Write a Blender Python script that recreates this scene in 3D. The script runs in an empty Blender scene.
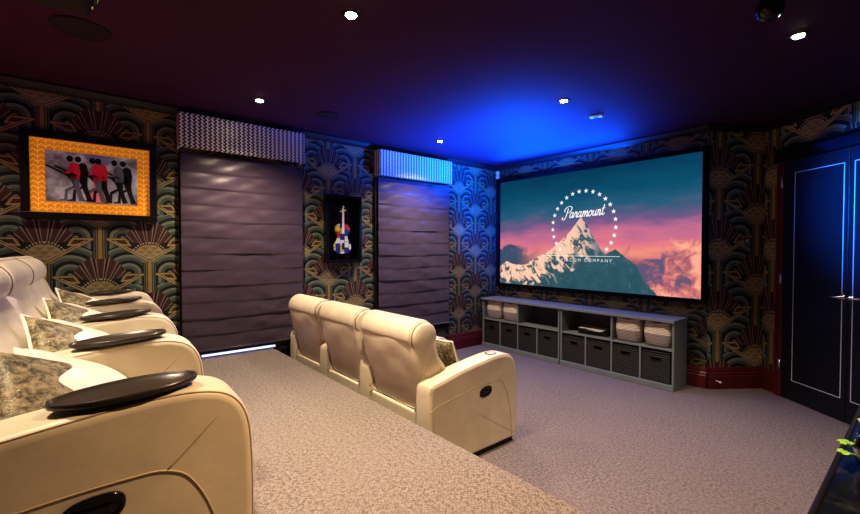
import bpy, bmesh, math, random
from mathutils import Vector, Matrix
random.seed(7)
PI = math.pi
SC = bpy.context.scene
COL = SC.collection

# ------------------------------------------------------------------ helpers
def tag(o, label=None, cat=None, group=None, kind=None):
    if label: o['label'] = label
    if cat: o['category'] = cat
    if group: o['group'] = group
    if kind: o['kind'] = kind
    return o

def empty(name, loc=(0, 0, 0), rz=0.0, label=None, cat=None, group=None):
    o = bpy.data.objects.new(name, None)
    COL.objects.link(o)
    o.location = loc
    o.rotation_euler = (0, 0, rz)
    o.empty_display_size = 0.1
    return tag(o, label, cat, group)

def obj(name, bm, mats, parent=None, smooth=False, loc=None, rot=None):
    me = bpy.data.meshes.new(name)
    bmesh.ops.recalc_face_normals(bm, faces=bm.faces[:])
    bm.to_mesh(me)
    bm.free()
    if not isinstance(mats, (list, tuple)): mats = [mats]
    for m in mats: me.materials.append(m)
    if smooth:
        for p in me.polygons: p.use_smooth = True
    o = bpy.data.objects.new(name, me)
    COL.objects.link(o)
    if parent: o.parent = parent
    if loc: o.location = loc
    if rot: o.rotation_euler = rot
    return o

def copy_tree(o, parent=None):
    c = o.copy()
    COL.objects.link(c)
    c.parent = parent
    for ch in o.children:
        copy_tree(ch, c)
    return c

def box(bm, x0, x1, y0, y1, z0, z1, bev=0.0, mi=0, seg=2):
    vs = [bm.verts.new(p) for p in [(x0, y0, z0), (x1, y0, z0), (x1, y1, z0), (x0, y1, z0),
                                    (x0, y0, z1), (x1, y0, z1), (x1, y1, z1), (x0, y1, z1)]]
    fs = [bm.faces.new([vs[i] for i in q]) for q in
          [(0, 3, 2, 1), (4, 5, 6, 7), (0, 1, 5, 4), (1, 2, 6, 5), (2, 3, 7, 6), (3, 0, 4, 7)]]
    for f in fs: f.material_index = mi
    if bev > 0:
        es = list({e for f in fs for e in f.edges})
        r = bmesh.ops.bevel(bm, geom=es, offset=bev, segments=seg, profile=0.5, affect='EDGES', clamp_overlap=True)
        for f in r['faces']: f.material_index = mi
    return bm

def B(*a, **k):
    return box(bmesh.new(), *a, **k)

def catmull(pts, n=6, closed=True):
    out = []
    N = len(pts)
    rng = range(N if closed else N - 1)
    for i in rng:
        if closed:
            p0, p1, p2, p3 = [Vector(pts[(i + k) % N]) for k in (-1, 0, 1, 2)]
        else:
            p0, p1, p2, p3 = [Vector(pts[min(max(i + k, 0), N - 1)]) for k in (-1, 0, 1, 2)]
        for j in range(n):
            t = j / n
            out.append(0.5 * ((2 * p1) + (-p0 + p2) * t + (2 * p0 - 5 * p1 + 4 * p2 - p3) * t * t + (-p0 + 3 * p1 - 3 * p2 + p3) * t ** 3))
    if not closed: out.append(Vector(pts[-1]))
    return out

def extrude_x(bm, prof, x0, x1, r=0.03, seg=5, wfun=None, nmid=1, mi=0, dfun=None):
    """closed (y,z) profile extruded along x, side edges rounded by r"""
    P = [Vector((p[0], p[1])) for p in prof]
    N = len(P)
    area = sum(P[i].x * P[(i + 1) % N].y - P[(i + 1) % N].x * P[i].y for i in range(N))
    sg = 1 if area > 0 else -1
    nr = []
    for i in range(N):
        d = P[(i + 1) % N] - P[i - 1]
        n = Vector((d.y, -d.x)) * sg
        nr.append(n.normalized() if n.length > 1e-9 else Vector((0, 0)))
    secs = []
    for k in range(seg + 1):
        a = PI / 2 * k / seg
        secs.append((x0 + r * (1 - math.cos(PI/2 - (PI/2 - a))) if False else x0 + r * (1 - math.sin(a)), r * (1 - math.cos(a))))
    secs = [(x0 + r * (1 - math.cos(PI / 2 * k / seg)), r * (1 - math.sin(PI / 2 * k / seg))) for k in range(seg + 1)]
    mids = [(x0 + r + (x1 - x0 - 2 * r) * k / (nmid + 1), 0) for k in range(1, nmid + 1)]
    ends = [(x1 - (s[0] - x0), s[1]) for s in reversed(secs)]
    allS = secs + mids + ends
    xm = (x0 + x1) / 2
    rings = []
    for (x, ins) in allS:
        ring = []
        for i in range(N):
            p = P[i] - nr[i] * ins
            w = wfun(p.y) if wfun else 1.0
            xx = xm + (x - xm) * w
            dy, dz = dfun(xx, p.x, p.y) if dfun else (0, 0)
            ring.append(bm.verts.new((xx, p.x + dy, p.y + dz)))
        rings.append(ring)
    for a, b in zip(rings[:-1], rings[1:]):
        for i in range(N):
            j = (i + 1) % N
            f = bm.faces.new((a[i], a[j], b[j], b[i])); f.material_index = mi; f.smooth = True
    for ring in (rings[0], rings[-1]):
        f = bm.faces.new(ring); f.material_index = mi
    return bm

def tube(bm, pts, r, n=8, closed=False, mi=0, flat=None):
    P = [Vector(p) for p in pts]
    N = len(P)
    rings = []
    up = Vector((0, 0, 1))
    prev = None
    for i in range(N):
        if closed: d = P[(i + 1) % N] - P[i - 1]
        else: d = P[min(i + 1, N - 1)] - P[max(i - 1, 0)]
        d.normalize()
        if prev is None:
            a = d.cross(up)
            if a.length < 0.1: a = d.cross(Vector((1, 0, 0)))
        else:
            a = prev - d * prev.dot(d)
        a.normalize(); prev = a
        b = d.cross(a)
        rr = r[i] if isinstance(r, (list, tuple)) else r
        rings.append([bm.verts.new(P[i] + (a * math.cos(2 * PI * k / n) + b * math.sin(2 * PI * k / n)) * rr) for k in range(n)])
    prs = list(zip(rings[:-1], rings[1:]))
    if closed: prs.append((rings[-1], rings[0]))
    for A_, B_ in prs:
        for k in range(n):
            f = bm.faces.new((A_[k], A_[(k + 1) % n], B_[(k + 1) % n], B_[k])); f.smooth = True; f.material_index = mi
    if not closed:
        for q in (rings[0], rings[-1]):
            f = bm.faces.new(q); f.material_index = mi
    return bm

def lathe(bm, prof, n=24, c=(0, 0, 0), sx=1, sy=1, mi=0, cap=True, axis='z'):
    rings = []
    for (r, z) in prof:
        ring = []
        for k in range(n):
            a = 2 * PI * k / n
            p = (c[0] + r * sx * math.cos(a), c[1] + r * sy * math.sin(a), c[2] + z)
            if axis == 'x': p = (c[0] + z, c[1] + r * math.cos(a), c[2] + r * math.sin(a))
            if axis == 'y': p = (c[0] + r * sx * math.cos(a), c[1] + z, c[2] + r * sy * math.sin(a))
            ring.append(bm.verts.new(p))
        rings.append(ring)
    for A_, B_ in zip(rings[:-1], rings[1:]):
        for k in range(n):
            f = bm.faces.new((A_[k], A_[(k + 1) % n], B_[(k + 1) % n], B_[k])); f.smooth = True; f.material_index = mi
    if cap:
        for q in (rings[0], rings[-1]):
            f = bm.faces.new(q); f.material_index = mi
    return bm

def prism(bm, pts, y0, y1, mi=0, plane='xz'):
    """polygon in (x,z) extruded along y (or in (y,z) along x)"""
    def mk(a, b, d): return (a, d, b) if plane == 'xz' else (d, a, b)
    A_ = [bm.verts.new(mk(p[0], p[1], y0)) for p in pts]
    B_ = [bm.verts.new(mk(p[0], p[1], y1)) for p in pts]
    N = len(pts)
    for q in (A_, B_):
        f = bm.faces.new(q); f.material_index = mi
    for i in range(N):
        f = bm.faces.new((A_[i], A_[(i + 1) % N], B_[(i + 1) % N], B_[i])); f.material_index = mi
    return bm

# ------------------------------------------------------------------ node maths
class T:
    tree = None
def _n(kind): return T.tree.nodes.new(kind)
def _plug(node, i, v):
    if isinstance(v, X): T.tree.links.new(v.s, node.inputs[i])
    else: node.inputs[i].default_value = v
def M(op, a, b=None, c=None):
    n = _n('ShaderNodeMath'); n.operation = op
    _plug(n, 0, a)
    if b is not None: _plug(n, 1, b)
    if c is not None: _plug(n, 2, c)
    return X(n.outputs[0])
class X:
    def __init__(s, sock): s.s = sock
    def __add__(s, o): return M('ADD', s, o)
    __radd__ = __add__
    def __sub__(s, o): return M('SUBTRACT', s, o)
    def __rsub__(s, o): return M('SUBTRACT', o, s)
    def __mul__(s, o): return M('MULTIPLY', s, o)
    __rmul__ = __mul__
    def __truediv__(s, o): return M('DIVIDE', s, o)
    def __lt__(s, o): return M('LESS_THAN', s, o)
    def __gt__(s, o): return M('GREATER_THAN', s, o)
    def abs(s): return M('ABSOLUTE', s)
    def fract(s): return M('FRACT', s)
def mx(a, b): return M('MAXIMUM', a, b)
def mn(a, b): return M('MINIMUM', a, b)
def ln(a, b): return M('SQRT', a * a + b * b)
def between(v, a, b): return (v > a) * (v < b)
def clamp01(v): return mn(mx(v, 0.0), 1.0)
def sstep(v, a, b):
    n = _n('ShaderNodeMapRange'); n.interpolation_type = 'SMOOTHSTEP'
    _plug(n, 0, v); n.inputs[1].default_value = a; n.inputs[2].default_value = b
    return X(n.outputs[0])
def mixc(fac, a, b):
    n = _n('ShaderNodeMix'); n.data_type = 'RGBA'
    _plug(n, 0, fac)
    for i, v in ((6, a), (7, b)):
        if isinstance(v, X): T.tree.links.new(v.s, n.inputs[i])
        else: n.inputs[i].default_value = (*v, 1)
    return X(n.outputs[2])
def seg(x, y, ax, ay, bx, by):
    dx, dy = bx - ax, by - ay
    L = dx * dx + dy * dy
    t = clamp01(((x - ax) * dx + (y - ay) * dy) * (1 / L))
    return ln(x - ax - t * dx, y - ay - t * dy)
def objxyz():
    tc = _n('ShaderNodeTexCoord'); sp = _n('ShaderNodeSeparateXYZ')
    T.tree.links.new(tc.outputs['Object'], sp.inputs[0])
    return tc, X(sp.outputs[0]), X(sp.outputs[1]), X(sp.outputs[2])
def noise(scale, detail=3, rough=0.5, vec=None, dist=0):
    n = _n('ShaderNodeTexNoise')
    n.inputs['Scale'].default_value = scale; n.inputs['Detail'].default_value = detail
    n.inputs['Roughness'].default_value = rough; n.inputs['Distortion'].default_value = dist
    if vec is None:
        tc = _n('ShaderNodeTexCoord'); vec = tc.outputs['Object']
    elif isinstance(vec, X): vec = vec.s
    T.tree.links.new(vec, n.inputs['Vector'])
    return X(n.outputs[0])
def vec3(a, b, c):
    n = _n('ShaderNodeCombineXYZ')
    _plug(n, 0, a); _plug(n, 1, b); _plug(n, 2, c)
    return X(n.outputs[0])
def ramp(v, stops):
    n = _n('ShaderNodeValToRGB'); _plug(n, 0, v)
    cr = n.color_ramp
    while len(cr.elements) < len(stops): cr.elements.new(0.5)
    for e, (p, c) in zip(cr.elements, stops):
        e.position = p; e.color = (*c, 1)
    return X(n.outputs[0])

def newmat(name, base=(0.5, 0.5, 0.5), rough=0.5, metal=0.0, spec=0.5, coat=0, sheen=0, emit=None, es=0, trans=0, ior=1.45):
    m = bpy.data.materials.new(name); m.use_nodes = True
    T.tree = m.node_tree
    b = m.node_tree.nodes['Principled BSDF']
    b.inputs['Base Color'].default_value = (*base, 1)
    b.inputs['Roughness'].default_value = rough
    b.inputs['Metallic'].default_value = metal
    b.inputs['Specular IOR Level'].default_value = spec
    b.inputs['Coat Weight'].default_value = coat
    b.inputs['Sheen Weight'].default_value = sheen
    b.inputs['Transmission Weight'].default_value = trans
    b.inputs['IOR'].default_value = ior
    if emit:
        b.inputs['Emission Color'].default_value = (*emit, 1); b.inputs['Emission Strength'].default_value = es
    m['b'] = 1
    return m, b
def setc(b, name, v): T.tree.links.new(v.s, b.inputs[name])
def bump(b, h, strength=0.3, dist=0.01):
    n = _n('ShaderNodeBump'); n.inputs['Strength'].default_value = strength; n.inputs['Distance'].default_value = dist
    T.tree.links.new(h.s, n.inputs['Height']); T.tree.links.new(n.outputs[0], b.inputs['Normal'])

# ------------------------------------------------------------------ materials
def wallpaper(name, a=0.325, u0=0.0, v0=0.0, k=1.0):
    m, b = newmat(name, rough=0.55, spec=0.35)
    tc, ox, oy, oz = objxyz()
    x = (ox - u0) * (1 / a); y = (oz - v0) * (1 / a)
    BV = 0.89
    def lat(sx, sy):
        u = M('WRAP', x - sx, 1.0, -1.0)
        p = u.abs()
        v = M('WRAP', y - sy, 2 * BV - 0.40, -0.40)
        return u, p, v
    L = [lat(0, 0), lat(1.0, BV)]
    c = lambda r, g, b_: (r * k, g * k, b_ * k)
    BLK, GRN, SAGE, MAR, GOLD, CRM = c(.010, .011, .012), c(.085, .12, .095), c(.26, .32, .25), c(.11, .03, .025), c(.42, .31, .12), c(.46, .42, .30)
    col = mixc(noise(3, 2), BLK, c(.02, .024, .024))
    for (u, p, v) in L:            # drooping leaf arcs
        vv = mx(v - 0.22, 0.0)
        d = ln((p - 0.56) * 1.0, vv)
        reg = (v > -0.05) * (d < 0.72)
        w = ((d - 0.06) * (1 / 0.215)).fract()
        col = mixc(reg, col, BLK)
        col = mixc(reg * between(w, .30, .92), col, GRN)
        col = mixc(reg * between(w, .66, .92), col, SAGE)
        col = mixc(reg * between(w, .74, .80), col, GRN)
    for (u, p, v) in L:            # rays
        t = M('ARCTAN2', p, v + 0.30); r = ln(p, v + 0.30)
        reg = (t < 0.86) * between(r, 0.40, 1.02) * (v > -0.1) * (r < 1.02 - t * 0.36)
        w = M('WRAP', t + 0.145, 0.29, 0.0) * (1 / 0.29)
        col = mixc(reg, col, BLK)
        col = mixc(reg * between(w, .10, .90), col, c(.30, .26, .20))
        col = mixc(reg * between(w, .20, .80), col, MAR)
        col = mixc(reg * between(w, .40, .60), col, c(.05, .03, .03))
        # stem under the fan above
        reg = (p < 0.155) * between(v, 0.60, 1.40)
        col = mixc(reg, col, BLK)
        col = mixc(reg * between(p, .10, .13), col, GRN)
        col = mixc(reg * between(p, .055, .085), col, c(.22, .17, .10))
        col = mixc(reg * (p < .04), col, c(.36, .27, .10))
    for (u, p, v) in L:            # wings + medallion
        line = p * 0.67 - 0.38
        reg = (v > line) * (v < 0.20) * (p < .86)
        rr = ln(p, v + 0.30)
        fan = (v > line) * (rr < 0.38)
        wing = reg * (v < (p * 0.25 - 0.0 + 0.03))
        col = mixc(wing, col, BLK)
        col = mixc(reg * (p > .42) * (v > line + 0.10) * (v < .15), col, MAR)
        col = mixc(fan, col, GOLD)
        t1 = ((p + v) * (1 / 0.20)).fract(); t2 = ((v - p) * (1 / 0.20)).fract()
        tri = fan * (t1 + t2 < 0.95)
        col = mixc(tri, col, c(.22, .20, .15))
        col = mixc((v > line) * between(rr, .365, .40), col, BLK)
        tt = (M('ARCTAN2', p, v + 0.3) * (1 / 0.15)).fract()
        col = mixc((v > line) * between(rr, .385, .425) * (tt < .5), col, CRM)
        s1 = seg(p, v, 0, -.38, .86, .19)
        s2 = mn(seg(p, v, .86, .19, .50, .19), mn(seg(p, v, .50, .19, .41, .04), seg(p, v, .41, .04, .60, .06)))
        s3 = seg(p, v, .05, -.28, .72, .15)
        col = mixc(mn(s1, s2) < .032, col, BLK)
        col = mixc(mn(s1, s2) < .021, col, GOLD)
        col = mixc(s3 < .010, col, CRM)
    # slightly worn gilding
    nz = noise(14, 3)
    col = mixc(clamp01(nz * 0.5 - 0.08), col, BLK)
    setc(b, 'Base Color', col)
    return m

def leather(name, base, rough=0.42):
    m, b = newmat(name, base, rough, spec=0.45)
    n1 = noise(6, 4, 0.55); n2 = noise(180, 2)
    setc(b, 'Base Color', mixc(sstep(n1, 0.3, 0.75), tuple(q * 0.86 for q in base), base))
    bump(b, n1 * 0.5 + n2 * 0.025 , 0.4, 0.012)
    return m

def carpet(name, c1, c2):
    m, b = newmat(name, c1, 0.95, spec=0.1, sheen=0.15)
    tc, ox, oy, oz = objxyz()
    v = vec3(ox, oy, oz)
    fine = noise(190, 2, 0.7, v); mid = noise(60, 3, 0.65, v); big = noise(2.2, 3, 0.5, v)
    w = (M('SINE', (ox + oy) * 330) + M('SINE', (ox - oy) * 330)) * 0.25
    h = fine * 0.55 + mid * 0.45
    t = clamp01((h - 0.42) * 7.5 + w * 0.30)
    col = mixc(t, c2, c1)
    col = mixc(clamp01(big * 0.9 - 0.25), col, tuple(q * 0.78 for q in c1))
    setc(b, 'Base Color', col)
    bump(b, h + w * 0.3, 0.6, 0.008)
    return m

MAT = {}
MAT['wp_left'] = wallpaper('wallpaper art deco fans', 0.324, 0.984, 1.40, 0.72)  # one paper; k puts each wall's light level into its colours
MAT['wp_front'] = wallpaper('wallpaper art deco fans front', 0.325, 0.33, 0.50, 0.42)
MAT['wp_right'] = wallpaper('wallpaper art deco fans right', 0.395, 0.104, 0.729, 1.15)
MAT['carpet'] = carpet('carpet grey loop', (.20, .165, .18), (.040, .030, .038))
MAT['carpet2'] = carpet('carpet beige loop', (.25, .21, .195), (.055, .043, .042))
MAT['leather'] = leather('cream leather', (.64, .56, .43))
MAT['leather_dk'] = newmat('leather seam', (.16, .11, .07), .6)[0]
MAT['piping_dk'] = newmat('leather piping', (.42, .33, .22), .5)[0]
m, b = newmat('ceiling paint', (.10, .018, .06), 0.75, spec=0.2)
nz = noise(2, 2)
setc(b, 'Base Color', mixc(nz, (.040, .010, .030), (.054, .014, .042)))
MAT['ceiling'] = m
MAT['black_trim'] = newmat('black painted trim', (.006, .005, .008), .5)[0]
m, b = newmat('oxblood gloss paint', (.17, .018, .02), 0.38, spec=0.5)
setc(b, 'Base Color', mixc(noise(5, 2), (.085, .010, .013), (.115, .014, .018)))
MAT['oxblood'] = m
m, b = newmat('plum satin blind', (.12, .085, .115), 0.34, spec=0.6, sheen=0.3)
n1 = noise(3.0, 4, .55); n2 = noise(300, 1)
setc(b, 'Base Color', mixc(n1, (.030, .019, .036), (.072, .047, .074)))
bump(b, n1 * .5 + noise(9, 3) * 0.35, 0.45, 0.02)
MAT['blind'] = m
# houndstooth pelmet
m, b = newmat('houndstooth silver black', rough=0.35, spec=0.6)
tc, ox, oy, oz = objxyz()
s = (oy + ox) * (1 / 0.040); t = oz * (1 / 0.030)
tri = (t.fract() - 0.5).abs()
w = (s + tri * 0.9).fract()
st = (t.fract() < 0.42) * between((s + 0.25).fract(), .3, .62)
col = mixc(w < 0.52, (.008, .008, .010), (.72, .71, .69))
col = mixc(st * 0.8, col, (.02, .02, .02))
setc(b, 'Base Color', col)
MAT['hound'] = m
MAT['black_gloss'] = newmat('black gloss', (.006, .006, .008), .12, spec=.5)[0]
MAT['black_satin'] = newmat('black satin', (.006, .006, .007), .42, spec=.3)[0]
MAT['black_frame'] = newmat('black screen felt', (.004, .004, .006), .8, spec=.1)[0]
m, b = newmat('black wood tray', (.02, .017, .016), .28, spec=.5)
tc, ox, oy, oz = objxyz()
g = noise(1, 4, .6, vec3(ox * 90, oy * 8, oz * 5))
setc(b, 'Base Color', mixc(g, (.012, .010, .010), (.060, .050, .045)))
MAT['tray'] = m
m, b = newmat('crushed velvet bronze', (.2, .17, .1), .45, sheen=.12, spec=.4)
n1 = noise(22, 4, .65); n2 = noise(75, 3, .7)
setc(b, 'Base Color', mixc(sstep(n1 * .5 + n2 * .5, .38, .64), (.035, .026, .013), (.34, .27, .15)))
bump(b, n2 * .5 + n1 * .5, 0.5, .01)
MAT['velvet'] = m
m, b = newmat('cream satin', (.78, .72, .60), .33, spec=.6, sheen=.3)
bump(b, noise(5, 3), .5, .02)
MAT['satin'] = m
m, b = newmat('pale grey shelving', (.30, .33, .34), .45)
setc(b, 'Base Color', mixc(noise(8, 3), (.15, .175, .18), (.21, .24, .245)))
MAT['shelf'] = m
MAT['shelf_in'] = newmat('dark shelf back board', (.05, .055, .06), .6)[0]  # back panels in a darker tone than the shelf boards
# wicker
m, b = newmat('black wicker', (.02, .018, .018), .55)
tc, ox, oy, oz = objxyz()
wv = M('SINE', (ox + oy) * 160) * M('SINE', oz * 300 + M('SIGN', M('SINE', (ox + oy) * 160)) * 1.57)
setc(b, 'Base Color', mixc(clamp01(wv * .5 + .5), (.006, .005, .006), (.040, .033, .032)))
bump(b, wv, .8, .004)
MAT['wicker'] = m
# two tone rope basket
m, b = newmat('cream and grey rope', (.5, .45, .4), .8)
tc, ox, oy, oz = objxyz()
rib = M('SINE', oz * 420)
tw = noise(60, 2)
c0 = mixc((oz + noise(7, 1) * .01) > .125, (.33, .28, .265), (.88, .78, .62))
setc(b, 'Base Color', mixc(clamp01(rib * .18 + tw * .5 - .1), c0, (.30, .25, .21)))
bump(b, rib, .7, .005)
MAT['rope'] = m
MAT['white'] = newmat('white plastic', (.75, .75, .76), .4)[0]
MAT['paper'] = newmat('pale paper', (.62, .60, .58), .6)[0]
MAT['chrome'] = newmat('polished chrome', (.75, .76, .78), .18, metal=1)[0]
MAT['inlay'] = newmat('satin steel inlay', (.8, .8, .85), .35, metal=.25, spec=.8)[0]
MAT['brushed'] = newmat('brushed steel', (.8, .8, .82), .28, metal=1)[0]
m, b = newmat('black stained door', (.006, .006, .009), .36, spec=.7)
tc, ox, oy, oz = objxyz()
g = noise(1, 4, .6, vec3(ox * 60, oy * 60, oz * 3))
setc(b, 'Base Color', mixc(g, (.003, .004, .008), (.006, .009, .018)))
MAT['door'] = m
m, b = newmat('black mirror table top', (.012, .013, .013), .08, spec=.8)
n1 = noise(9, 5, .7, dist=.5)
setc(b, 'Base Color', mixc(sstep(n1, .5, .72), (.004, .005, .006), (.045, .052, .036)))
setc(b, 'Roughness', n1 * .35 + .05)
MAT['mirror'] = m
# orange chevron mat
m, b = newmat('amber chevron mount', (.8, .35, .03), .45)
tc, ox, oy, oz = objxyz()
zz = ((ox * 22).fract() - .5).abs()
w = (oz * 26 + zz * 1.1).fract()
e = ((ox * 22).fract() < .07)
col = mixc(clamp01(mx(w > .82, e)), (.80, .27, .008), (1.0, .60, .12))
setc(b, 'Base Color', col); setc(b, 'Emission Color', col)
b.inputs['Emission Strength'].default_value = .22  # faint glow added to brighten the mount, which is no lamp
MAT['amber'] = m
MAT['red'] = newmat('red print', (.62, .02, .04), .6, emit=(.62, .02, .04), es=.10)[0]  # red, pink and grey inks glow slightly to lift the print
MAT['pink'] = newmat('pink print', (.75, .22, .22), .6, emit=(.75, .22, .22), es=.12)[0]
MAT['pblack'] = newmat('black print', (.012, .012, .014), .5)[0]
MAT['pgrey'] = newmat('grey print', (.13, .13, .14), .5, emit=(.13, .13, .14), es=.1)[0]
m, b = newmat('misty grey print', (.5, .5, .5), .6)
n1 = noise(5, 4, .6)
col = mixc(sstep(n1, .35, .68), (.10, .095, .09), (.60, .60, .62))
setc(b, 'Base Color', col); setc(b, 'Emission Color', col); b.inputs['Emission Strength'].default_value = .12  # print background brightened by a little emission of its own colour
MAT['mist'] = m
m, b = newmat('leaf green', (.22, .48, .06), .45)
setc(b, 'Base Color', mixc(noise(30, 2), (.10, .30, .03), (.30, .52, .08)))
MAT['leaf'] = m
MAT['soil'] = newmat('soil', (.05, .03, .02), .9)[0]
MAT['glass'] = newmat('clear glass', (.9, .93, .92), .03, trans=1, ior=1.4)[0]
MAT['bulb'] = newmat('warm lamp glow', (1, .9, .7), .5, emit=(1, .80, .50), es=60)[0]
MAT['daylight'] = newmat('cool daylight through glass', (.6, .7, 1), .5, emit=(.42, .50, 1.0), es=1.6)[0]
MAT['speaker'] = newmat('dark speaker grille', (.006, .003, .004), .8)[0]
MAT['lens'] = newmat('amber lens glint', (.3, .25, .05), .1, emit=(.8, .65, .12), es=.5)[0]
MAT['starwhite'] = newmat('white projected light', (0, 0, 0), .9, spec=0, emit=(1.0, .95, .95), es=.72)[0]

# ------------------------------------------------------------------ room shell
H = 2.6
def wall(name, P, Q, mat, z0=0.0, z1=H, thick=0.12, side=1):
    """local x runs from P to Q; room is on the local -y side when side=1"""
    d = Vector((Q[0] - P[0], Q[1] - P[1])); L = d.length
    bm = B(0, L, 0, thick * side, z0, z1) if side == 1 else B(0, L, thick * side, 0, z0, z1)
    o = obj(name, bm, mat, loc=(P[0], P[1], 0), rot=(0, 0, math.atan2(d.y, d.x)))
    return tag(o, kind='structure')
YB = -5.95
# left wall: local x from (0,YB) to (0,0); room at +x => local -y
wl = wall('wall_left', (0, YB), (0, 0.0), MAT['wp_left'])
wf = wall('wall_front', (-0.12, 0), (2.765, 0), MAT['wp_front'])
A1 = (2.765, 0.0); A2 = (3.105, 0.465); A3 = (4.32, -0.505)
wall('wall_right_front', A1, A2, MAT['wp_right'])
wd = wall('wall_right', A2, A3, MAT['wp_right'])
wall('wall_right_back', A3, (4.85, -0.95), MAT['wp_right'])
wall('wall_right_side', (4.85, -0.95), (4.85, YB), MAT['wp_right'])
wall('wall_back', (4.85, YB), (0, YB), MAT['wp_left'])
tag(obj('ceiling', B(-.2, 5.0, YB - .1, 1.0, H, H + .1), MAT['ceiling']), kind='structure')
tag(obj('floor', B(-.2, 5.0, YB - .1, 1.0, -.1, 0), MAT['carpet']), kind='structure')
PE = -3.29
bm = bmesh.new()
prism(bm, [(YB, 0.001), (YB, .40), (PE - .03, .40), (PE - .012, .395), (PE - .003, .385), (PE, .37), (PE, .001)], 0.001, 4.85, plane='yz')
tag(obj('floor', bm, MAT['carpet2']), kind='structure')
# crown mouldings
def moulding(name, P, Q, prof, mat, ext=0.0):
    """prof: (depth into room, z) polygon"""
    d = Vector((Q[0] - P[0], Q[1] - P[1])); L = d.length
    bm = bmesh.new()
    ps = [(-p[0], p[1]) for p in prof]
    prism(bm, ps, -ext, L + ext, plane='yz')
    o = obj(name, bm, mat, loc=(P[0], P[1], 0), rot=(0, 0, math.atan2(d.y, d.x)))
    return tag(o, kind='structure')
crown = [(0.001, H - .001), (.055, H - .001), (.055, H - .015), (.03, H - .045), (.012, H - .06), (0.001, H - .065)]
base = [(0.001, .001), (.030, .001), (.030, .125), (.022, .135), (.026, .15), (.016, .165), (.018, .18), (.008, .205), (0.001, .21)]
moulding('trim_1', (0, YB), (0, 0), crown, MAT['black_trim'])
moulding('trim_2', (0, 0), A1, crown, MAT['black_trim'])
moulding('trim_3', A1, A2, crown, MAT['black_trim'])
moulding('trim_4', A2, A3, crown, MAT['black_trim'])
moulding('baseboard_left', (0, PE), (0, 0), base, MAT['oxblood'])
moulding('baseboard_front', (0, 0), A1, base, MAT['oxblood'])
moulding('baseboard_right', A1, A2, base, MAT['oxblood'])
dd = (Vector(A3) - Vector(A2)).normalized()
def along(s, off=0.0):
    n = Vector((-dd.y, dd.x)) * -1     # towards the room
    p = Vector(A2) + dd * s + n * off
    return p
moulding('baseboard_right', A2, tuple(along(0.19)), base, MAT['oxblood'])

# ------------------------------------------------------------------ double door in the angled wall
ang = math.atan2(dd.y, dd.x)
door = empty('door_1', (A2[0], A2[1], 0), ang); tag(door, kind='structure')
D0 = 0.262; DW = 0.595; DH = 2.19
bm = B(D0 - .075, D0, -.045, -.001, 0.0, DH + .0, .006)
box(bm, D0 + 2 * DW + .01, D0 + 2 * DW + .075, -.045, -.001, 0.0, DH, .006)
obj('frame', bm, MAT['oxblood'], door)
bm = B(D0 - .10, D0 + 2 * DW + .10, -.050, -.001, DH, DH + .10, .008)
box(bm, D0 - .10, D0 + 2 * DW + .10, -.065, -.001, DH + .105, DH + .125, .006)
obj('head_architrave', bm, MAT['black_gloss'], door)
for k in range(2):
    x0 = D0 + k * (DW + .004) + .002; x1 = x0 + DW - .002
    leaf = obj('door_leaf', B(x0, x1, -.038, -.002, .008, DH - .004, .002), MAT['door'], door)
    bm = bmesh.new()
    ix0, ix1 = (x0 + .112, x1 - .036) if k == 0 else (x0 + .036, x1 - .112)
    zt, zb, w = 2.072, .185, .005
    box(bm, ix0, ix1, -.041, -.038, zt - w, zt); box(bm, ix0, ix1, -.041, -.038, zb, zb + w)
    box(bm, ix0, ix0 + w, -.041, -.038, zb + w, zt - w); box(bm, ix1 - w, ix1, -.041, -.038, zb + w, zt - w)
    obj('steel_inlay', bm, MAT['inlay'], leaf)
    hx = x1 - .03 if k == 0 else x0 + .03
    s_ = -1 if k == 0 else 1
    bm = lathe(bmesh.new(), [(.024, -.001), (.024, -.010), (.012, -.012), (.010, -.050)], 16, (hx, -.038, 1.0), axis='y')
    tube(bm, [(hx, -.085, 1.0), (hx + s_ * .02, -.089, 1.0), (hx + s_ * .11, -.086, 1.002)], .009, 8)
    obj('handle', bm, MAT['chrome'], leaf)
for z in (.30, 1.11, 2.0):
    bm = lathe(bmesh.new(), [(.007, -.05), (.007, .05)], 10, (D0 - .004, -.052, z))
    box(bm, D0 - .03, D0 - .004, -.048, -.0455, z - .05, z + .05)
    obj('hinge', bm, MAT['brushed'], door)

# ------------------------------------------------------------------ windows behind the roman blinds
def french_window(name, y0, y1, zb, zt):
    r = empty(name, (0, y0, 0)); tag(r, kind='structure')
    W = y1 - y0
    bm = B(.002, .03, -.045, 0.0, zb, zt); box(bm, .002, .03, W, W + .005, zb, zt); box(bm, .002, .03, 0, W, zt - .05, zt)  # near-side black strip stands in for the shadowed gap beside the blind
    obj('frame', bm, MAT['black_trim'], r)
    obj('pane', B(.002, .006, 0, W, zb + .03, zt - .05), MAT['black_gloss'], r)
    return r
w1 = french_window('window_1', -4.06, -3.02, .401, 2.22)
obj('daylight_gap', B(.008, .030, .12, 1.04 - .27, .415, .430), MAT['daylight'], w1)
french_window('window_2', -2.08, -.99, .30, 2.22)

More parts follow.
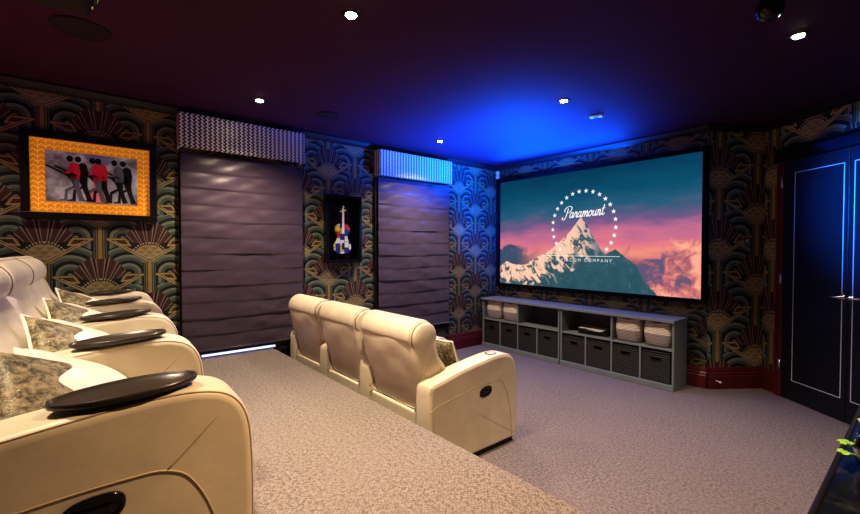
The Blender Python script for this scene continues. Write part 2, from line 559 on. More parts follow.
def roman_blind(name, y0, y1, zb, zt, x, label, nf, sag=0.0):
    root = empty(name, (x, (y0 + y1) / 2, zb), 0, label, 'blind', 'plum roman blinds on the left wall')
    W = y1 - y0; Hh = zt - zb
    ny, nz = 90, nf * 14
    rng = random.Random(nf + int(y0 * 10))
    ph = [[rng.uniform(0, 6.28) for _ in range(4)] for _ in range(nf + 2)]
    amp = [rng.uniform(.5, 1.2) for _ in range(nf + 2)]
    bm = bmesh.new()
    rows = []
    for j in range(nz + 1):
        v = j / nz
        f = v * nf; i = min(int(f), nf - 1); t = f - i
        row = []
        for k in range(ny + 1):
            u = k / ny
            # bulging pleat that tucks in at its top
            prof = (.010 if i % 2 == 0 else .0065) * ((1 - t) ** 2.2 + .35 * math.exp(-((1 - t) / .05) ** 2)) + math.sin(PI * t) * .004
            wr = .0035 * amp[i] * math.sin(u * 9 + ph[i][0] + t * 2.5) * math.sin(PI * t) \
                + .0025 * math.sin(u * 23 + ph[i][1] - t * 5) * math.sin(PI * t) \
                + .004 * math.exp(-((u - .62 + .22 * (t - .5)) / .07) ** 2) * math.sin(PI * t) * amp[i]
            zz = v * Hh + .006 * math.sin(u * 7 + ph[i][2]) * math.sin(PI * v * 1.0) + .010 * math.sin(PI * u) * -1 * (1 - v) * 1.0
            row.append(bm.verts.new((prof + wr, -W / 2 + u * W, zz)))
        rows.append(row)
    for j in range(nz):
        for k in range(ny):
            q = bm.faces.new((rows[j][k], rows[j][k + 1], rows[j + 1][k + 1], rows[j + 1][k])); q.smooth = True
    obj('blind_fabric', bm, MAT['blind'], root)
    bm = B(-.010, .0, -W / 2 + .01, W / 2 - .01, Hh - .03, Hh + .003)
    obj('head_rail', bm, MAT['black_trim'], root)
    bm = bmesh.new()
    tube(bm, [(.024, -W / 2 + .01, .004), (.024, W / 2 - .01, .004)], .006, 8)
    obj('bottom_bar', bm, MAT['blind'], root)
    return root
roman_blind('roman_blind', -4.095, -3.012, .475, 2.215, .045,
            'tall plum satin roman blind beside the framed picture, light gap at its foot', 12)
roman_blind('roman_blind', -2.095, -.985, .40, 2.215, .045,
            'plum satin roman blind nearest the blue-lit corner, right of the framed violin', 12)
def pelmet(y0, y1, z0, z1, label):
    r = empty('pelmet', (0, (y0 + y1) / 2, z0), 0, label, 'pelmet', 'houndstooth pelmets over the blinds')
    W = y1 - y0
    bm = B(.112, .130, -W / 2, W / 2, 0, z1 - z0, .003)
    box(bm, .002, .111, -W / 2, -W / 2 + .016, 0, z1 - z0, .002)
    box(bm, .002, .111, W / 2 - .016, W / 2, 0, z1 - z0, .002)
    obj('fabric_face', bm, MAT['hound'], r)
    obj('top_board', B(.002, .111, -W / 2 + .017, W / 2 - .017, z1 - z0 - .02, z1 - z0), MAT['black_trim'], r)
pelmet(-4.115, -3.018, 2.247, 2.54, 'silver and black houndstooth pelmet over the blind nearest the framed picture')
pelmet(-2.125, -1.005, 2.232, 2.525, 'silver and black houndstooth pelmet over the blind nearest the screen')

# ------------------------------------------------------------------ framed pictures
def frame_bm(w, h, fw, d, bev=.004):
    """frame in local xz, depth towards -y; centred"""
    bm = bmesh.new()
    box(bm, -w / 2, w / 2, -d, 0, h / 2 - fw, h / 2, bev); box(bm, -w / 2, w / 2, -d, 0, -h / 2, -h / 2 + fw, bev)
    box(bm, -w / 2, -w / 2 + fw, -d, 0, -h / 2 + fw, h / 2 - fw, bev); box(bm, w / 2 - fw, w / 2, -d, 0, -h / 2 + fw, h / 2 - fw, bev)
    return bm
# left wall: local x -> world +y, local -y -> world +x
RZ = PI / 2
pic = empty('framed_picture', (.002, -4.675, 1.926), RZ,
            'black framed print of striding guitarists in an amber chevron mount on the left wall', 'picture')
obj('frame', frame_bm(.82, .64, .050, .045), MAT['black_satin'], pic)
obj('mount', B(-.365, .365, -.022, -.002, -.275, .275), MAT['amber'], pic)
pw, ph_ = .555, .375
bm = B(-pw / 2, pw / 2, -.026, -.0225, -ph_ / 2, ph_ / 2)
def guitarist(bm, ox, oz, s, mj, ml, lean=0.0):
    """flat striding silhouette holding a guitar; mj jacket, ml legs/head material"""
    y0, y1 = -.0285 - guitarist.n * .0002, -.0262
    guitarist.n += 1
    def P(pts, mi):
        prism(bm, [(ox + s * (x + lean * z), oz + s * z) for x, z in pts], y0, y1, mi)
    # legs
    P([(-.02, .45), (.06, .45), (.03, .30), (-.10, .22), (-.12, .02), (-.20, .0), (-.20, -.02), (-.07, -.02), (-.06, .17), (.07, .28)], ml)
    P([(.0, .46), (.13, .46), (.13, .30), (.17, .12), (.22, .0), (.12, -.02), (.09, .12), (.03, .30)], ml)
    # torso
    P([(-.02, .44), (.13, .44), (.15, .60), (.12, .76), (.04, .80), (-.03, .74), (-.01, .60)], mj)
    # arm
    P([(-.03, .74), (.03, .72), (-.03, .60), (-.13, .57), (-.13, .54), (-.02, .55), (.02, .6)], mj)
    # head
    P([(-.02 + .055 * math.cos(a * PI / 5), .86 + .065 * math.sin(a * PI / 5)) for a in range(10)], 3)
    # guitar
    P([(.06, .44), (.10, .52), (.02, .58), (-.06, .54), (-.30, .66), (-.38, .70), (-.40, .67), (-.30, .62), (-.07, .49), (-.02, .42)], 3)
guitarist.n = 0
# slots: 0 mist 1 red 2 grey 3 black 4 pink
prism(bm, [(.0, .12), (.02, .02), (-.05, -.18), (.10, -.18), (.08, -.02)], -.0268, -.0262, 4)
prism(bm, [(-.07, .186), (-.02, .11), (.05, .08), (.10, .13), (.14, .186)], -.0267, -.0262, 5)
s = .36
for (ox, mj, ml) in ((.190, 3, 3), (.135, 2, 3), (.035, 1, 3), (.000, 1, 2), (-.085, 3, 3), (-.132, 1, 2)):
    guitarist(bm, ox, -.172, s, mj, ml)
MAT['skyblue'] = newmat('pale blue print', (.32, .40, .52), .6)[0]
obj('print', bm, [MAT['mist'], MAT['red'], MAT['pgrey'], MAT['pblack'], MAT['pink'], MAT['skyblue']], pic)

vb = empty('shadow_box', (.002, -2.545, 1.60), RZ, 'deep black shadow box frame holding the painted violin, between the two blinds', 'frame')
obj('frame', frame_bm(.43, .73, .03, .075), MAT['black_gloss'], vb)
obj('backing', B(-.184, .184, -.012, -.002, -.334, .334), MAT['black_frame'], vb)
# violin, colour blocks
VC = [(.50, .50, .50), (.02, .03, .20), (.42, .02, .02), (.48, .36, .02)]
m, b = newmat('painted colour blocks', (.8, .8, .8), .3, emit=(1, 1, 1), es=0)
tc, ox_, oy_, oz_ = objxyz()
gx = M('FLOOR', (ox_ + .3) * 19); gz = M('FLOOR', (oz_ + .5) * 15.5 + gx * .35)
wn = _n('ShaderNodeTexWhiteNoise'); wn.noise_dimensions = '2D'
T.tree.links.new(vec3(gx, gz, 0.0).s, wn.inputs['Vector'])
rv = X(wn.outputs[0])
col = mixc(rv > .38, VC[0], VC[1]); col = mixc(rv > .58, col, VC[2]); col = mixc(rv > .78, col, VC[3])
lx = (((ox_ + .3) * 19).fract() < .08); lz = (((oz_ + .5) * 15.5 + gx * .35).fract() < .07)
col = mixc(mx(lx, lz), col, (.01, .01, .01))
setc(b, 'Base Color', col); setc(b, 'Emission Color', col); b.inputs['Emission Strength'].default_value = .12  # painted blocks emit a little so the violin reads brighter
MAT['blocks'] = m
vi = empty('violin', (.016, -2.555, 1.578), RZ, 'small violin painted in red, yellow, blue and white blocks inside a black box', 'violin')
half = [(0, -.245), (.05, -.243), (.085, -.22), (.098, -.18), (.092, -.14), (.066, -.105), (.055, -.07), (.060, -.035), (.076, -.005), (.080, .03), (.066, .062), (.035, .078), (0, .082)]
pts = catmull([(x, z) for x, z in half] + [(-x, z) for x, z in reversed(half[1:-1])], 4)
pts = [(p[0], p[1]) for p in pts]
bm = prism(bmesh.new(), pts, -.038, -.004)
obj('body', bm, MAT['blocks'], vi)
bm = bmesh.new()
prism(bm, [(-.012, -.03), (.012, -.03), (.009, .20), (-.009, .20)], -.050, -.0385)
obj('neck', bm, MAT['white'], vi)
bm = bmesh.new()
box(bm, -.010, .010, -.052, -.030, .201, .245, .003)
tube(bm, [(-.035, -.04, .212), (.0, -.04, .212)], .005, 6); tube(bm, [(.0, -.04, .228), (.038, -.04, .228)], .005, 6)
tube(bm, [(0, -.045, .25), (.008, -.05, .262), (.0, -.052, .27), (-.008, -.045, .262)], .006, 6)
obj('scroll', bm, newmat('pale gold', (.6, .5, .25), .3, emit=(.6, .5, .25), es=.2)[0], vi)  # scroll lightened by added emission
obj('bridge', B(-.022, .022, -.046, -.0385, -.085, -.078), MAT['pblack'], vi)
obj('tailpiece', B(-.012, .012, -.044, -.0385, -.20, -.13), MAT['pblack'], vi)

# ------------------------------------------------------------------ projection screen
SX0, SX1, SZ0, SZ1 = .130, 2.722, .885, 2.342
SW, SHh = SX1 - SX0, SZ1 - SZ0
m, b = newmat('projected film image', (0, 0, 0), .9, spec=0)
tc, ox_, oy_, oz_ = objxyz()
u = ox_ * (1 / SW); v = oz_ * (1 / SHh)
asp = vec3(ox_, 0.0, oz_)
nl = noise(1, 5, .6, vec3(ox_ * 1.1, 0.0, oz_ * 4.5)); nb = noise(2.6, 6, .62, asp, .4); nd = noise(9, 6, .65, asp)
vv = v + (nl - .5) * .34 + (u - .5) * -.06
sky = ramp(vv, [(0.0, (.10, .06, .12)), (.20, (.52, .16, .18)), (.30, (.86, .30, .24)), (.38, (.78, .22, .26)), (.47, (.52, .17, .30)), (.56, (.20, .12, .26)), (.66, (.03, .13, .22)), (.82, (.006, .095, .17)), (1.0, (.004, .055, .12))])
sky = mixc(sstep(nl, .60, .80) * sstep(v, .5, .8) * .5, sky, (.30, .25, .33))
# cumulus
def cloud(fn, uc0, lit):
    pass
top = .36 + 0.0
cl = sstep(nb + (.30 - v) * 1.5 + (u - .80) * .9, .44, .52) * sstep(u, .68, .76)
litn = noise(7, 6, .6, vec3(ox_ + .04, 0.0, oz_ - .05), .6)
ccol = ramp(litn * .7 + nb * .45 + (u - .88) * .75, [(0, (.06, .10, .17)), (.50, (.16, .12, .21)), (.58, (.50, .16, .18)), (.70, (1.0, .42, .30)), (1, (1, .72, .55))])
img = mixc(cl, sky, ccol)
cl2 = sstep(nb + (.33 - v) * 1.6, .40, .50) * (1 - sstep(u, .10, .32))
img = mixc(cl2, img, ccol)
fc = _n('ShaderNodeFloatCurve')
cv = fc.mapping.curves[0]
ptsM = [(0, .17), (.05, .22), (.10, .19), (.17, .19), (.22, .24), (.30, .30), (.36, .37), (.43, .475), (.495, .607), (.525, .54), (.56, .43), (.60, .325), (.62, .30), (.662, .335), (.70, .29), (.75, .225), (.79, .10), (.84, .0), (1, 0)]
while len(cv.points) < len(ptsM): cv.points.new(.5, .5)
for p_, q_ in zip(cv.points, ptsM): p_.location = q_; p_.handle_type = 'VECTOR'
fc.mapping.update()
_plug(fc, 1, u + (nd - .5) * .015)
hgt = X(fc.outputs[0]) + (noise(22, 4, .6, asp) - .5) * .035
mt = (v < hgt)
dpt = hgt - v
rid = noise(1, 6, .68, vec3(ox_ * 9 + oz_ * 6.0, 0.0, oz_ * 6.5 - ox_ * 2.5), .8)
side = clamp01((u - .50) * 6 + dpt * -.8 + .35)
snow = sstep(rid + (.16 - side * .20) + dpt * -.62 + sstep(u, .50, .30) * -.05, .48, .58)
rock = mixc(sstep(v, .0, .35), (.012, .06, .09), (.03, .085, .12))
rock = mixc(nd, rock, (.06, .16, .19))
snc = mixc(side, (.95, .60, .44), (.40, .33, .40))
snc = mixc(sstep(u, .53, .60), snc, (.17, .21, .27))
mcol = mixc(snow, rock, snc)
img = mixc(mt, img, mcol)
setc(b, 'Emission Color', img); b.inputs['Emission Strength'].default_value = .72
MAT['film'] = m
scr = empty('projection_screen', (SX0, 0, SZ0), 0, 'wide black framed projection screen showing a snowy mountain ringed by stars', 'screen')
obj('picture', B(0, SW, -.045, -.010, 0, SHh), MAT['film'], scr)
bm = bmesh.new()
fw = .055
box(bm, -fw - .01, SW + .045, -.062, -.003, SHh, SHh + .045, .003); box(bm, -fw - .01, SW + .045, -.062, -.003, -.045, 0, .003)
box(bm, -fw - .01, 0, -.062, -.003, 0, SHh, .003); box(bm, SW, SW + .045, -.062, -.003, 0, SHh, .003)
obj('frame', bm, MAT['black_frame'], scr)
# ring of stars
bm = bmesh.new()
cx, cz, R_ = 1.436 - SX0, 1.662 - SZ0, .418
for i in range(22):
    a = math.radians(-42 + (264) * i / 21)
    px, pz = cx + R_ * math.cos(a), cz + R_ * math.sin(a) * 1.02
    pts = []
    for q in range(10):
        rr = .030 if q % 2 == 0 else .0125
        t = PI / 2 + q * PI / 5
        pts.append((px + rr * math.cos(t), pz + rr * math.sin(t)))
    obj('star', prism(bmesh.new(), pts, -.0465, -.0455), MAT['starwhite'], scr)
# script lettering: pen strokes
def strokes(bm, S, ox, oz, sc, shear, slope, w, y=-.0475):
    for st in S:
        pts = catmull([(p[0], p[1]) for p in st], 6, closed=False)
        Pn = []
        for p in pts:
            x = p[0] + shear * p[1]
            Pn.append(Vector((ox + sc * x, oz + sc * p[1] + slope * sc * x)))
        for i in range(len(Pn) - 1):
            d = Pn[i + 1] - Pn[i]
            if d.length < 1e-6: continue
            d.normalize()
            ww = w * (1.0 if abs(d.y) > .55 else .62)
            n = Vector((-d.y, d.x)) * ww
            e = d * ww * .4
            a_, b_ = Pn[i] - e, Pn[i + 1] + e
            prism(bm, [tuple(a_ + n), tuple(b_ + n), tuple(b_ - n), tuple(a_ - n)], y, y + .001)
def a_(x): return [[(x + .62, .85), (x + .35, 1.0), (x + .08, .6), (x + .12, .12), (x + .35, .05), (x + .62, .5), (x + .66, .95)], [(x + .66, .95), (x + .62, .3), (x + .72, .02), (x + .95, .25)]]
def r_(x): return [[(x, .2), (x + .18, .85), (x + .24, 1.05), (x + .28, .9), (x + .5, .95), (x + .5, .3), (x + .6, .02), (x + .8, .25)]]
def m_(x, n): 
    S = [[(x + .05, .9), (x + .15, .98), (x + .18, .5), (x + .15, 0)]]
    for k in range(n):
        q = x + .15 + k * .45
        S.append([(q, .3), (q + .2, .9), (q + .38, .95), (q + .42, .5), (q + .40, 0)])
    q = x + .15 + n * .45
    S.append([(q - .05, .05), (q + .06, .0), (q + .22, .28)])
    return S
def o_(x): return [[(x + .4, 1.0), (x + .1, .7), (x + .1, .2), (x + .35, .0), (x + .62, .35), (x + .6, .8), (x + .4, 1.0), (x + .55, .8), (x + .85, .85)]]
def u_(x): return [[(x + .1, .95), (x + .08, .3), (x + .25, .02), (x + .5, .3), (x + .58, .95)], [(x + .58, .95), (x + .56, .3), (x + .66, .02), (x + .85, .25)]]
def t_(x): return [[(x + .25, 1.75), (x + .18, .8), (x + .18, .2), (x + .35, .0), (x + .6, .3)], [(x - .08, 1.12), (x + .55, 1.16)]]
S = [[(.55, 1.75), (.50, 1.0), (.40, .2), (.15, -.25), (-.25, -.1), (-.2, .25)],
     [(.0, 1.2), (-.15, 1.55), (.25, 2.05), (.95, 2.1), (1.3, 1.7), (1.1, 1.15), (.65, .95), (.50, 1.05)]]
x = 1.15
for fn, adv in ((a_, .88), (r_, .72), (a_, .88)):
    S += fn(x); x += adv
S += m_(x, 2); x += 1.22
S += o_(x); x += .80
S += u_(x); x += .80
S += m_(x, 1); x += .82
S += t_(x)
bm = bmesh.new()
strokes(bm, S, 1.175 - SX0, 1.765 - SZ0, .068, .28, .035, .0056)
obj('script_lettering', bm, MAT['starwhite'], scr)
bm = B(.826 - SX0, 1.90 - SX0, -.0465, -.0455, 1.292 - SZ0, 1.297 - SZ0)
obj('caption_rule', bm, MAT['starwhite'], scr)
cu = bpy.data.curves.new('caption', 'FONT'); cu.body = 'A VIACOM COMPANY'; cu.size = .055; cu.space_character = 1.5; cu.align_x = 'CENTER'
to = bpy.data.objects.new('caption_tmp', cu); COL.objects.link(to)
bpy.context.view_layer.update()
me = bpy.data.meshes.new_from_object(to.evaluated_get(bpy.context.evaluated_depsgraph_get()))
bpy.data.objects.remove(to)
me.materials.clear(); me.materials.append(newmat('dim projected caption', (0, 0, 0), .9, spec=0, emit=(.75, .7, .72), es=.8)[0])
co = bpy.data.objects.new('caption', me); COL.objects.link(co); co.parent = scr
co.location = (1.436 - SX0, -.0465, 1.225 - SZ0); co.rotation_euler = (PI / 2, 0, 0)

# ------------------------------------------------------------------ storage units along the screen wall
CF, CB = -.37, -.045      # front / back y
CH = .69
def unit(x0, x1, open_first, label):
    r = empty('storage_unit', (x0, CB, 0), 0, label, 'shelf unit', 'low grey storage units under the screen')
    W = x1 - x0; D = CF - CB
    t = .020
    zs = .385
    obj('plinth', B(0, W, D - .012, 0, 0.001, .055, .003), MAT['shelf'], r)
    obj('top_panel', B(-.006, W + .006, D - .022, 0, CH - .028, CH, .004), MAT['shelf'], r)
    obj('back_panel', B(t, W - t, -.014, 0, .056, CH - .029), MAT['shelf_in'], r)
    for a, b_ in ((0, t), (W - t, W)):
        obj('side_panel', B(a, b_, D, 0, .056, CH - .029, .002), MAT['shelf'], r)
    obj('middle_shelf', B(t, W - t, D + .002, -.015, zs, zs + t, .002), MAT['shelf'], r)
    iw = (W - 2 * t)
    for k in (1, 2, 3):
        xx = t + iw * k / 4 - t / 2
        obj('divider', B(xx, xx + t, D + .002, -.015, .056, zs - .001, .002), MAT['shelf'], r)
    xx = t + iw / 2 - t / 2
    obj('divider', B(xx, xx + t, D + .002, -.015, zs + t + .001, CH - .029, .002), MAT['shelf'], r)
    return [x0 + t + iw * (k + .5) / 4 for k in range(4)], iw / 4 - t
s1, cw = unit(.085, 1.335, False, 'low grey storage unit in the corner, rope baskets in its top left half')
s2, cw2 = unit(1.350, 2.600, True, 'low grey storage unit on the right, rope baskets in its top right half')
# wicker drawers baskets
def make_wicker():
    r = empty('wicker_basket', (0, 0, 0), 0, '', 'basket', 'black woven baskets in the lower row of cubbies')
    w, h, d, t = cw - .016, .30, .29, .012
    bm = bmesh.new()
    # front with a handle slot
    hw, hz0, hz1 = .045, h - .085, h - .055
    box(bm, -w / 2, -hw, 0, t, 0, h, .003); box(bm, hw, w / 2, 0, t, 0, h, .003)
    box(bm, -hw, hw, 0, t, 0, hz0); box(bm, -hw, hw, 0, t, hz1, h)
    box(bm, -w / 2, -w / 2 + t, t, d, 0, h); box(bm, w / 2 - t, w / 2, t, d, 0, h); box(bm, -w / 2 + t, w / 2 - t, d - t, d, 0, h)
    box(bm, -w / 2 + t, w / 2 - t, t, d - t, 0, .01)
    obj('basket_body', bm, MAT['wicker'], r)
    bm = bmesh.new()
    tube(bm, [(-w / 2 + .008, -.003, h), (w / 2 - .008, -.003, h)], .007, 6)
    tube(bm, [(-w / 2 + .008, t, h), (-w / 2 + .008, d - .01, h)], .007, 6); tube(bm, [(w / 2 - .008, t, h), (w / 2 - .008, d - .01, h)], .007, 6)
    obj('rim', bm, MAT['wicker'], r)
    bm = bmesh.new()
    pts = [(hw * math.cos(a) * 1.08, -.003, (hz0 + hz1) / 2 + (hz1 - hz0) * .62 * math.sin(a)) for a in [2 * PI * k / 18 for k in range(18)]]
    tube(bm, pts, .004, 6, closed=True)
    obj('handle_slot', bm, MAT['black_satin'], r)
    return r
wk = make_wicker()
ordn = ['black woven basket in the lower row, first cubby from the room corner',
        'black woven basket in the lower row, second cubby from the room corner',
        'black woven basket in the lower row, third cubby from the room corner',
        'black woven basket in the lower row, last cubby of the corner unit',
        'black woven basket at lower left of the right unit, below the stacked devices',
        'black woven basket, second cubby of the right unit, a pale glint at its handle',
        'black woven basket directly under the left rope basket of the right unit',
        'black woven basket nearest the door, in the rightmost lower cubby']
for i, x in enumerate(s1 + s2):
    o = wk if i == 0 else copy_tree(wk)
    o.location = (x, CF + .008, .056 + .002)
    o['label'] = ordn[i]
def make_rope():
    r = empty('rope_basket', (0, 0, 0), 0, '', 'basket', 'cream and grey rope baskets on the upper shelves')
    w, d, h = .272, .27, .240
    def ring(s, z, inset=0, sag=0.0):
        out = []
        for k in range(40):
            a = 2 * PI * k / 40 + PI / 4
            c_, s_ = math.cos(a), math.sin(a)
            q = 1 / (abs(c_) ** 5 + abs(s_) ** 5) ** (1 / 5)
            wob = 1 + .02 * math.sin(3 * a + z * 20)
            out.append(((w / 2 * s - inset) * c_ * q * wob, d / 2 + (d / 2 * s - inset) * s_ * q * wob, z - sag * (1 - abs(c_)) ))
        return out
    bm = bmesh.new()
    rs = [ring(.86, 0), ring(.93, .012), ring(1.0, .09), ring(1.0, .16), ring(.97, h - .01, 0, .012), ring(.965, h, .004, .014), ring(.95, h - .01, .012, .012), ring(.9, .03, .012)]
    V = [[bm.verts.new(p) for p in q] for q in rs]
    for a, c_ in zip(V[:-1], V[1:]):
        for k in range(40):
            f = bm.faces.new((a[k], a[(k + 1) % 40], c_[(k + 1) % 40], c_[k])); f.smooth = True
    bm.faces.new(V[0]); bm.faces.new(V[-1])
    obj('basket_body', bm, MAT['rope'], r)
    bm = bmesh.new()
    tube(bm, [(p[0], p[1], p[2] + .002) for p in ring(.965, h, .005, .014)], .006, 6, closed=True)
    obj('rim', bm, MAT['rope'], r)
    return r
rb = make_rope()
for i, (x, l) in enumerate([(s1[0] + .003, 'cream over grey rope basket on the top shelf, closest to the room corner'),
                            (s1[1] - .004, 'cream over grey rope basket beside the empty open shelf of the corner unit'),
                            (s2[2] + .003, 'cream over grey rope basket next to the shelf with stacked devices'),
                            (s2[3] - .003, 'cream over grey rope basket at the right end of the top shelf near the door')]):
    o = rb if i == 0 else copy_tree(rb)
    o.location = (x, CF + .022, .405 + .003); o['label'] = l
# stacked media boxes
mb = empty('media_player', (1.72, -.20, .406), math.radians(4), 'flat black media player on the open shelf under the screen', 'media player')
obj('case', B(-.17, .17, -.12, .12, .006, .048, .004), MAT['black_satin'], mb)
for q in ((-.14, -.09), (.14, -.09), (-.14, .09), (.14, .09)):
    obj('foot', lathe(bmesh.new(), [(.012, 0.0), (.012, .006)], 10, (q[0], q[1], 0)), MAT['black_satin'], mb)
pb = empty('paper_stack', (1.70, -.205, .4545), math.radians(-6), 'loose pale papers lying on the media player', 'papers')
bm = bmesh.new()
for k in range(4):
    mm = bmesh.new(); box(mm, -.15, .15, -.10, .10, k * .004, k * .004 + .003)
    bmesh.ops.rotate(mm, verts=mm.verts, cent=(0, 0, 0), matrix=Matrix.Rotation(math.radians(k * 4 - 5), 3, 'Z'))
    tmp = bpy.data.meshes.new('t'); mm.to_mesh(tmp); mm.free(); bm.from_mesh(tmp); bpy.data.meshes.remove(tmp)
obj('sheet', bm, MAT['paper'], pb)

# ------------------------------------------------------------------ reclining sofas
arm_prof = catmull([(-.350, .06), (-.352, .20), (-.352, .46), (-.348, .528), (-.325, .556), (-.25, .570), (-.10, .603), (.10, .632), (.24, .647), (.345, .645),
                    (.415, .620), (.454, .56), (.466, .46), (.468, .30), (.466, .06)], 5, closed=False) + \
    [Vector(p) for p in [(.463, .040), (.448, .028), (.25, .027), (0, .027), (-.20, .027), (-.332, .028), (-.347, .040)]]
back_prof = catmull([(-.305, .37), (-.320, .50), (-.330, .65), (-.332, .78), (-.315, .86), (-.25, .90), (-.17, .87), (-.135, .78), (-.115, .70),
                     (-.075, .62), (-.060, .54), (-.085, .46), (-.12, .40), (-.20, .37), (-.30, .36)], 5)
seat_prof = catmull([(-.28, .30), (-.28, .43), (-.20, .455), (.10, .472), (.34, .475), (.43, .455), (.455, .40), (.45, .30), (.40, .27), (-.25, .27)], 5)
foot_prof = catmull([(.38, .06), (.38, .24), (.40, .262), (.44, .258), (.462, .22), (.468, .14), (.455, .065), (.42, .055)], 4)
ARM_R = .024
def offset_path(prof, ins):
    P = [Vector((p[0], p[1])) for p in prof]; N = len(P); out = []
    area = sum(P[i].x * P[(i + 1) % N].y - P[(i + 1) % N].x * P[i].y for i in range(N)); sg = 1 if area > 0 else -1
    for i in range(N):
        d = P[(i + 1) % N] - P[i - 1]; n = Vector((d.y, -d.x)).normalized() * sg
        out.append(P[i] - n * ins)
    return out
back_prof = [Vector((p[0], p[1] - max(0, p[1] - .55) * .10)) for p in back_prof]
seat_prof = [Vector((p[0], p[1] - (.035 if p[1] > .38 else 0))) for p in seat_prof]
def theater_sofa(loc, n, pitch, aw, label, trays, cups, lean=0.0):
    root = empty('reclining_sofa', loc, 0, label, 'sofa', None)
    L = MAT['leather']
    for i in range(n + 1):
        xc = i * pitch
        x0, x1 = xc - aw / 2, xc + aw / 2
        arm = obj('armrest', extrude_x(bmesh.new(), arm_prof, x0, x1, ARM_R, 6), L, root)
        # seam piping around both faces
        rim_ = offset_path(arm_prof, ARM_R * .28)
        rim_ = [p for p in rim_ if p.y > .05 and (p.x > -.30 or p.y > .50)]
        for xs, sg_ in ((x0, -1), (x1, 1)):
            if sg_ == 1 and i < n and False: continue
            xx = xs - sg_ * ARM_R * .30
            obj('edge_seam', tube(bmesh.new(), [(xx, p.x, p.y) for p in rim_], .0026, 6), MAT['piping_dk'], arm)
            lo = [(xs + sg_ * .0002, y, z) for y, z in [(-.350, .400), (-.28, .423), (-.15, .447), (.05, .470), (.20, .476), (.27, .470), (.32, .435), (.365, .34), (.395, .20), (.405, .05)]]
            obj('panel_seam', tube(bmesh.new(), catmull(lo, 4, closed=False), .0026, 6), MAT['piping_dk'], arm)
            di = [(xs - sg_ * .0002, .27, .470), (xs - sg_ * .0005, .34, .535), (xs - sg_ * .003, .405, .597)]
            obj('corner_seam', tube(bmesh.new(), catmull(di, 4, closed=False), .0022, 6), MAT['piping_dk'], arm)
        bm = B(x0 + .012, x1 - .012, -.33, .43, 0.001, .026)
        obj('foot_plinth', bm, MAT['black_satin'], arm)
        if i == n:      # recline handle in an oval recess on the outer face
            hb = bmesh.new()
            def oval(cy, cz, a, b_, xx, n_=28): return [(xx, cy + a * math.copysign(abs(math.cos(t)) ** .8, math.cos(t)), cz + b_ * math.copysign(abs(math.sin(t)) ** .8, math.sin(t)) + .10 * a * math.cos(t)) for t in [2 * PI * k / n_ for k in range(n_)]]
            R0 = [oval(.135, .425, .058, .034, x1 + d_) if e == 0 else oval(.135, .425, .058 - e, .034 - e, x1 + d_) for d_, e in ((0.0005, 0), (.007, .002), (.008, .007), (.002, .012))]
            V = [[hb.verts.new(p) for p in q] for q in R0]
            for a, c_ in zip(V[:-1], V[1:]):
                for k in range(28):
                    f = hb.faces.new((a[k], a[(k + 1) % 28], c_[(k + 1) % 28], c_[k])); f.smooth = True
            hb.faces.new(V[-1]); hb.faces.new(V[0])
            hd = obj('recline_handle', hb, MAT['black_gloss'], arm)
            pb_ = bmesh.new(); box(pb_, x1 + .0025, x1 + .0095, .10, .168, .418, .434, .003)
            obj('lever', pb_, MAT['black_gloss'], hd)
        if cups:
            cb_ = lathe(bmesh.new(), [(.040, 0), (.040, .004), (.034, .005), (.030, .001), (.0, .001)], 24, (xc, .265, .6455), cap=False)
            obj('tray_socket', cb_, MAT['brushed'] if False else MAT['black_satin'], arm)
        if trays:
            tb = bmesh.new()
            # swivel tray: oval disc with raised lip, tilted with the arm
            prof = [(0.0, 0.0), (.90, 0.0), (.985, .005), (1.0, .012), (.985, .018), (.955, .018), (.94, .011), (0.0, .011)]
            ringn = 48
            V = []
            for (rr, z) in prof[1:-1]:
                V.append([tb.verts.new((rr * .076 * math.cos(t), rr * .146 * math.sin(t), z)) for t in [2 * PI * k / ringn for k in range(ringn)]])
            for a, c_ in zip(V[:-1], V[1:]):
                for k in range(ringn):
                    f = tb.faces.new((a[k], a[(k + 1) % ringn], c_[(k + 1) % ringn], c_[k])); f.smooth = True
            tb.faces.new(V[0]); tb.faces.new(V[-1])
            to_ = obj('swivel_tray', tb, MAT['tray'], arm, loc=(xc + .012, .200, .647), rot=(math.radians(4), 0, math.radians(-4)))
            obj('tray_post', lathe(bmesh.new(), [(.020, -.03), (.020, -.002)], 12, (0, 0, 0)), MAT['black_satin'], to_)
    for i in range(n):
        xm = (i + .5) * pitch
        sw = pitch - aw
        def wf_(z): 
            t = min(max((z - .50) / .14, 0), 1); t = t * t * (3 - 2 * t)
            return (sw - .012) / (pitch - .055) * (1 - t) + t
        hw = (pitch - .055) / 2
        rg = random.Random(i + n * 5); p1 = rg.uniform(0, 6)
        def df(x, y, z):
            q = (x - xm) / hw
            return (-lean * max(z - .38, 0) + .010 * (1 - q * q) * (1 if y > -.2 else -1) + .003 * math.sin(z * 30 + p1) * math.sin(q * 5 + p1), 0)
        bk = obj('backrest', extrude_x(bmesh.new(), back_prof, xm - hw, xm + hw, .045, 6, wfun=wf_, nmid=9, dfun=df), L, root)
        # roll headrest
        hy, hz, hr = -.225 - lean * .46, .828, .104
        hl = hw + .004
        bm = bmesh.new()
        pr_ = []
        for k in range(9):
            a = PI / 2 * k / 8
            pr_.append((hr * math.sin(a) * .93 if k < 8 else hr * .93, -hl + .028 * (1 - math.sin(PI/2*k/8)) * 0 + .03 * (1 - math.sin(a)) - .0))
        body = [(0.001, -hl - .008), (hr * .45, -hl - .006), (hr * .78, -hl + .002), (hr * .93, -hl + .014), (hr * .90, -hl + .022), (hr, -hl + .034), (hr * 1.012, -hl + .06)]
        full = body + [(hr * 1.02, 0)] + [(r_q, -x_q) for r_q, x_q in reversed(body)]
